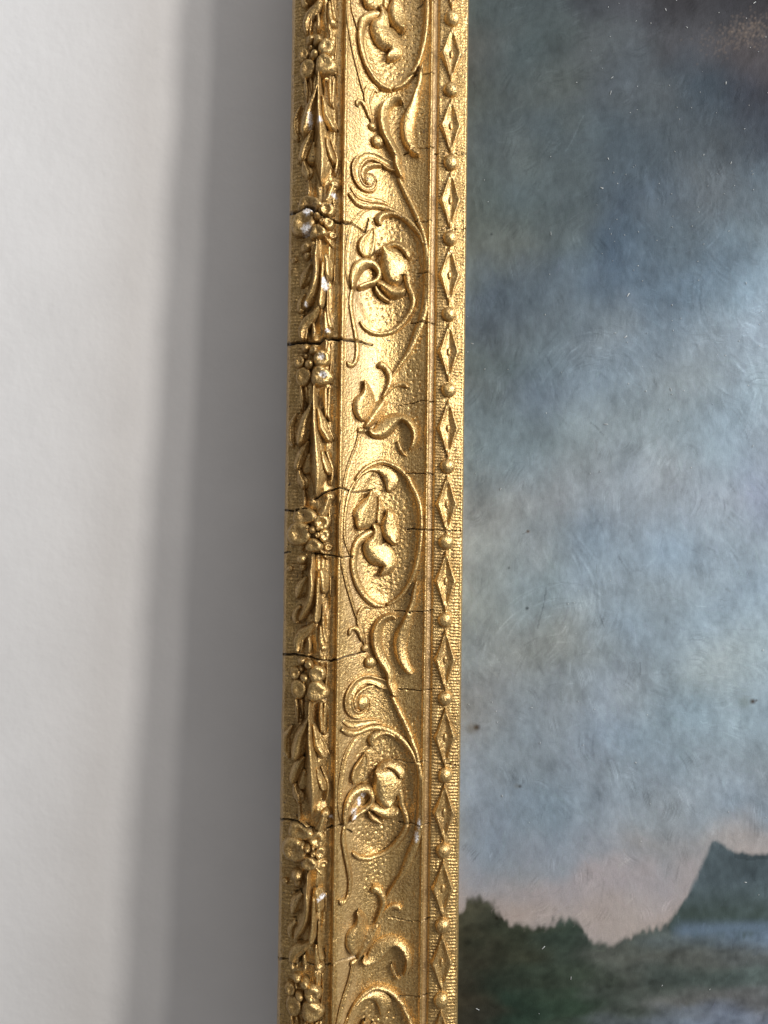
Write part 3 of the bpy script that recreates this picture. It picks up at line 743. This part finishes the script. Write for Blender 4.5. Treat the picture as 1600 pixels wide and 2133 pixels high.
        colr = img[i, j] * (1 + r.normal(0, 0.13 if hard else 0.095)) * (1 + r.normal(0, 0.02, 3)); al = r.uniform(0.10, 0.45)
        img[ii, jj] = img[ii, jj] * (1 - al) + colr * al
        relief[ii, jj] += r.normal(0, 0.10)
        if wd > 1.1:
            img[ii, jj + 1] = img[ii, jj + 1] * (1 - al * .6) + colr * al * .6
            pass
    # dabs of a stiff brush: bundles of parallel hair marks
    for k in range(620):
        i, j = int(r.integers(10, n - 10)), int(r.integers(10, m - 10))
        if mt[i, j] + mh[i, j] > 0.3: continue
        a = ang[i, j] + r.normal(0, 0.35); L = r.uniform(9, 26); cv = r.normal(0, 0.022); nh = int(r.integers(6, 15))
        t = np.arange(-L / 2, L / 2, 0.7); base_g = r.normal(0, 0.05)
        for h_ in range(nh):
            off = (h_ - nh / 2) * 1.15 + r.normal(0, 0.3); tt = t[int(r.integers(0, 6)):len(t) - int(r.integers(0, 6))]
            jj = j + np.cos(a) * tt + np.sin(a) * (cv * tt * tt + off); ii = i - np.sin(a) * tt + np.cos(a) * (cv * tt * tt + off)
            ii, jj = np.round(ii).astype(int), np.round(jj).astype(int)
            ok = (ii > 1) & (ii < n - 2) & (jj > 1) & (jj < m - 2); ii, jj = ii[ok], jj[ok]
            if len(ii) < 4: continue
            ok = mt[ii, jj] + mh[ii, jj] < 0.4; ii, jj = ii[ok], jj[ok]
            g_ = base_g + r.normal(0, 0.075)
            img[ii, jj] *= 1 + (g_ * np.sin(np.linspace(0.15, math.pi - 0.15, len(ii))))[:, None]
            relief[ii, jj] += r.normal(0.05, 0.12)
    # the sweeping arcs left by a stiff brush
    for (cx_, cy_, r0, r1, a0, a1, cnt, s_) in ((1400, 400, 40, 115, -0.5, 1.0, 26, 1), (1240, 830, 60, 130, 3.5, 5.4, 34, 1), (1480, 830, 70, 120, -1.2, 0.3, 16, 1),
                                            (1090, 1250, 60, 190, -0.9, 0.6, 34, 1), (1600, 620, 30, 190, 1.2, 3.0, 30, 1), (1180, 1430, 40, 200, 3.2, 4.6, 26, 1)):
        for _ in range(cnt * 2):
            ox_, oy_ = r.normal(0, 16), r.normal(0, 22); R = r.uniform(r0, r1); b0 = r.uniform(a0, a1); b1 = b0 + r.uniform(0.2, 0.6)
            tt = np.linspace(b0, b1, int(R * 0.6 / 1.5) + 6); wide = r.random() < 0.5
            jj = np.round((cx_ + ox_ + R * np.cos(tt) - x0) / CELL).astype(int); ii = np.round((cy_ + oy_ + R * np.sin(tt) * 1.1 - y0) / CELL).astype(int)
            ok = (ii > 1) & (ii < n - 2) & (jj > 1) & (jj < m - 2); ii, jj = ii[ok], jj[ok]
            g_ = r.choice([0.13, 0.08, -0.10]); img[ii, jj] *= 1 + g_ * np.sin(np.linspace(0, math.pi, len(ii)))[:, None]
            if wide: img[ii, jj + 1] *= 1 + 0.7 * g_ * np.sin(np.linspace(0, math.pi, len(ii)))[:, None]
            relief[ii, jj] += 0.25
    # pale scumble, top right; rust spots
    for _ in range(420):
        x = r.normal(1562, 46); y = 66 - (x - 1562) * 0.18 + r.normal(0, 17)
        i, j = int((y - y0) / CELL), int((x - x0) / CELL)
        if 2 < i < n - 3 and 2 < j < m - 3:
            img[i, j:j + 2] = img[i, j:j + 2] * 0.84 + srgb([(128, 108, 94)])[0] * 0.16; img[i + 1, j:j + 2] = img[i + 1, j:j + 2] * 0.88 + srgb([(120, 104, 92)])[0] * 0.12; relief[i, j] += 0.4
    for (x, y, rr, c_, al) in ((993, 1515, 7, (56, 36, 18), 0.9), (984, 1517, 13, (104, 90, 70), 0.5), (1568, 1461, 6.5, (58, 34, 14), 0.9), (1576, 1459, 2.5, (60, 40, 20), 0.8),
                             (1552, 1462, 14, (112, 122, 118), 0.5), (1100, 1107, 4, (100, 76, 56), 0.8), (1098, 1267, 4, (52, 58, 62), 0.9), (1083, 1638, 4, (60, 56, 52), 0.8),
                             (1076, 1637, 6, (110, 110, 108), 0.5), (1035, 1913, 4, (30, 24, 14), 0.8), (1060, 1183, 2.5, (50, 54, 56), 0.8), (1024, 488, 3, (40, 44, 46), 0.8)):
        w_ = np.clip(1.3 - np.hypot(QX - x, (QY - y) * 1.1) / rr, 0, 1)[..., None] * al
        img = img * (1 - w_) + srgb([c_])[0] * w_
    # hairline scratches
    for (xa, ya, xb, yb) in ((1137, 1225, 1122, 1310), (1100, 1105, 1092, 1112), (1178, 315, 1218, 240), (1230, 880, 1258, 905), (1332, 1380, 1335, 1405)):
        k_ = int(math.hypot(xb - xa, yb - ya) / 1.5)
        tt = np.linspace(0, 1, k_)
        ii = np.round((ya + (yb - ya) * tt - y0) / CELL).astype(int); jj = np.round((xa + (xb - xa) * tt + 2 * np.sin(tt * 5) - x0) / CELL).astype(int)
        img[ii, jj] *= 0.7 if xa != 1178 else 1.25
    lum = img.mean(2, keepdims=True); img = lum + (img - lum) * 0.88
    img = np.clip(img * np.array([0.775, 0.80, 0.79]), 0.004, 1)
    zz = 4 + relief * 0.5 + vnoise(n, m, 4, 3, 91) * 0.12
    X, Y = P(QX, QY, np.full_like(QX, 4.0))
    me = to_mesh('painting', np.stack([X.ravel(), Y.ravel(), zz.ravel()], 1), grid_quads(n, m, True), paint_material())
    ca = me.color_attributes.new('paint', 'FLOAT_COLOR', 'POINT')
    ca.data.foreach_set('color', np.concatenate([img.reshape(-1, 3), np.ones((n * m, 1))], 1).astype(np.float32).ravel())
    p = link('painting', me, None)
    p.rotation_euler = (-LEAN, 0, 0)
    p['label'] = 'oil painting of grey blue clouds over dark trees inside the gilded frame'
    p['category'] = 'painting'
    # dust and lint lying on the varnish
    r = np.random.default_rng(5)
    co, q, tri = [], [], []
    for _ in range(170):
        x, y = r.uniform(966, 1620), r.uniform(-60, 2200)
        if r.random() < 0.55: x, y = r.uniform(1250, 1620), r.uniform(0, 900)
        X, Y = P(x, y, 4.6); X, Y = float(X), float(Y)
        a = r.uniform(0, math.pi); l_ = r.choice([r.uniform(0.6, 1.4), r.uniform(1.4, 4.5)], p=[0.82, 0.18]); w_ = r.uniform(0.35, 0.8)
        c_, s_ = math.cos(a), math.sin(a)
        b_ = len(co)
        for (u, v, z) in ((-l_, -w_, 5), (l_, -w_, 5), (l_, w_, 5), (-l_, w_, 5), (-l_ * .6, 0, 6.0), (l_ * .6, 0, 6.0)):
            co.append((X + u * c_ - v * s_, Y + u * s_ + v * c_, z))
        q += [(b_, b_ + 1, b_ + 5, b_ + 4), (b_ + 2, b_ + 3, b_ + 4, b_ + 5)]; tri += [(b_ + 1, b_ + 2, b_ + 5), (b_ + 3, b_, b_ + 4)]
    m_, nt, b = nodes('pale_dust'); b.inputs['Base Color'].default_value = (0.45, 0.46, 0.45, 1); b.inputs['Roughness'].default_value = 0.5
    o = link('dust', to_mesh('dust', co, q, m_, None, tri), p); o['kind'] = 'stuff'
build_painting()

# ------------------------------------------------------------------ wall
def build_wall():
    r = np.random.default_rng(3)
    gap = 243 * S
    xs = np.concatenate([[-1.6, -0.9], np.linspace(-0.30, 0.05, 180), [0.9, 1.6]]); zs = np.concatenate([[-1.2, -0.6], np.linspace(-0.27, 0.27, 260), [0.6, 1.4]])
    X, Zv = np.meshgrid(xs, zs)
    Yv = np.full_like(X, gap)
    Yv[2:-2, 2:-2] += vnoise(260, 180, 9, 9, 95) * 0.00004 + vnoise(260, 180, 40, 40, 96) * 0.00012
    for (px, py, a, sg) in ((213, 14, 0.0007, 4.0), (292, 60, 0.0005, 4.5), (95, 128, 0.0004, 3.5), (28, 590, 0.0006, 5), (168, 78, 0.0003, 5), (190, 1362, -0.0004, 5), (60, 300, 0.0004, 3), (140, 420, 0.0003, 4), (330, 210, 0.0003, 3), (75, 760, 0.0004, 3), (230, 560, 0.0003, 3), (40, 960, -0.0003, 4), (480, 90, 0.0004, 3)):
        wx_, wz_ = (px - 800) * 1.1 * S, (1066 - py) * 1.1 * S
        Yv -= a * np.exp(-(((X - wx_) ** 2 + ((Zv - wz_) * 1.5) ** 2) / (sg * 1.1 * S) ** 2))
    co = np.stack([X.ravel() / S, Zv.ravel() / S, -Yv.ravel() / S], 1)
    o = link('wall', to_mesh('wall', co, grid_quads(len(zs), len(xs)), wall_material()), None)
    o['kind'] = 'structure'
build_wall()
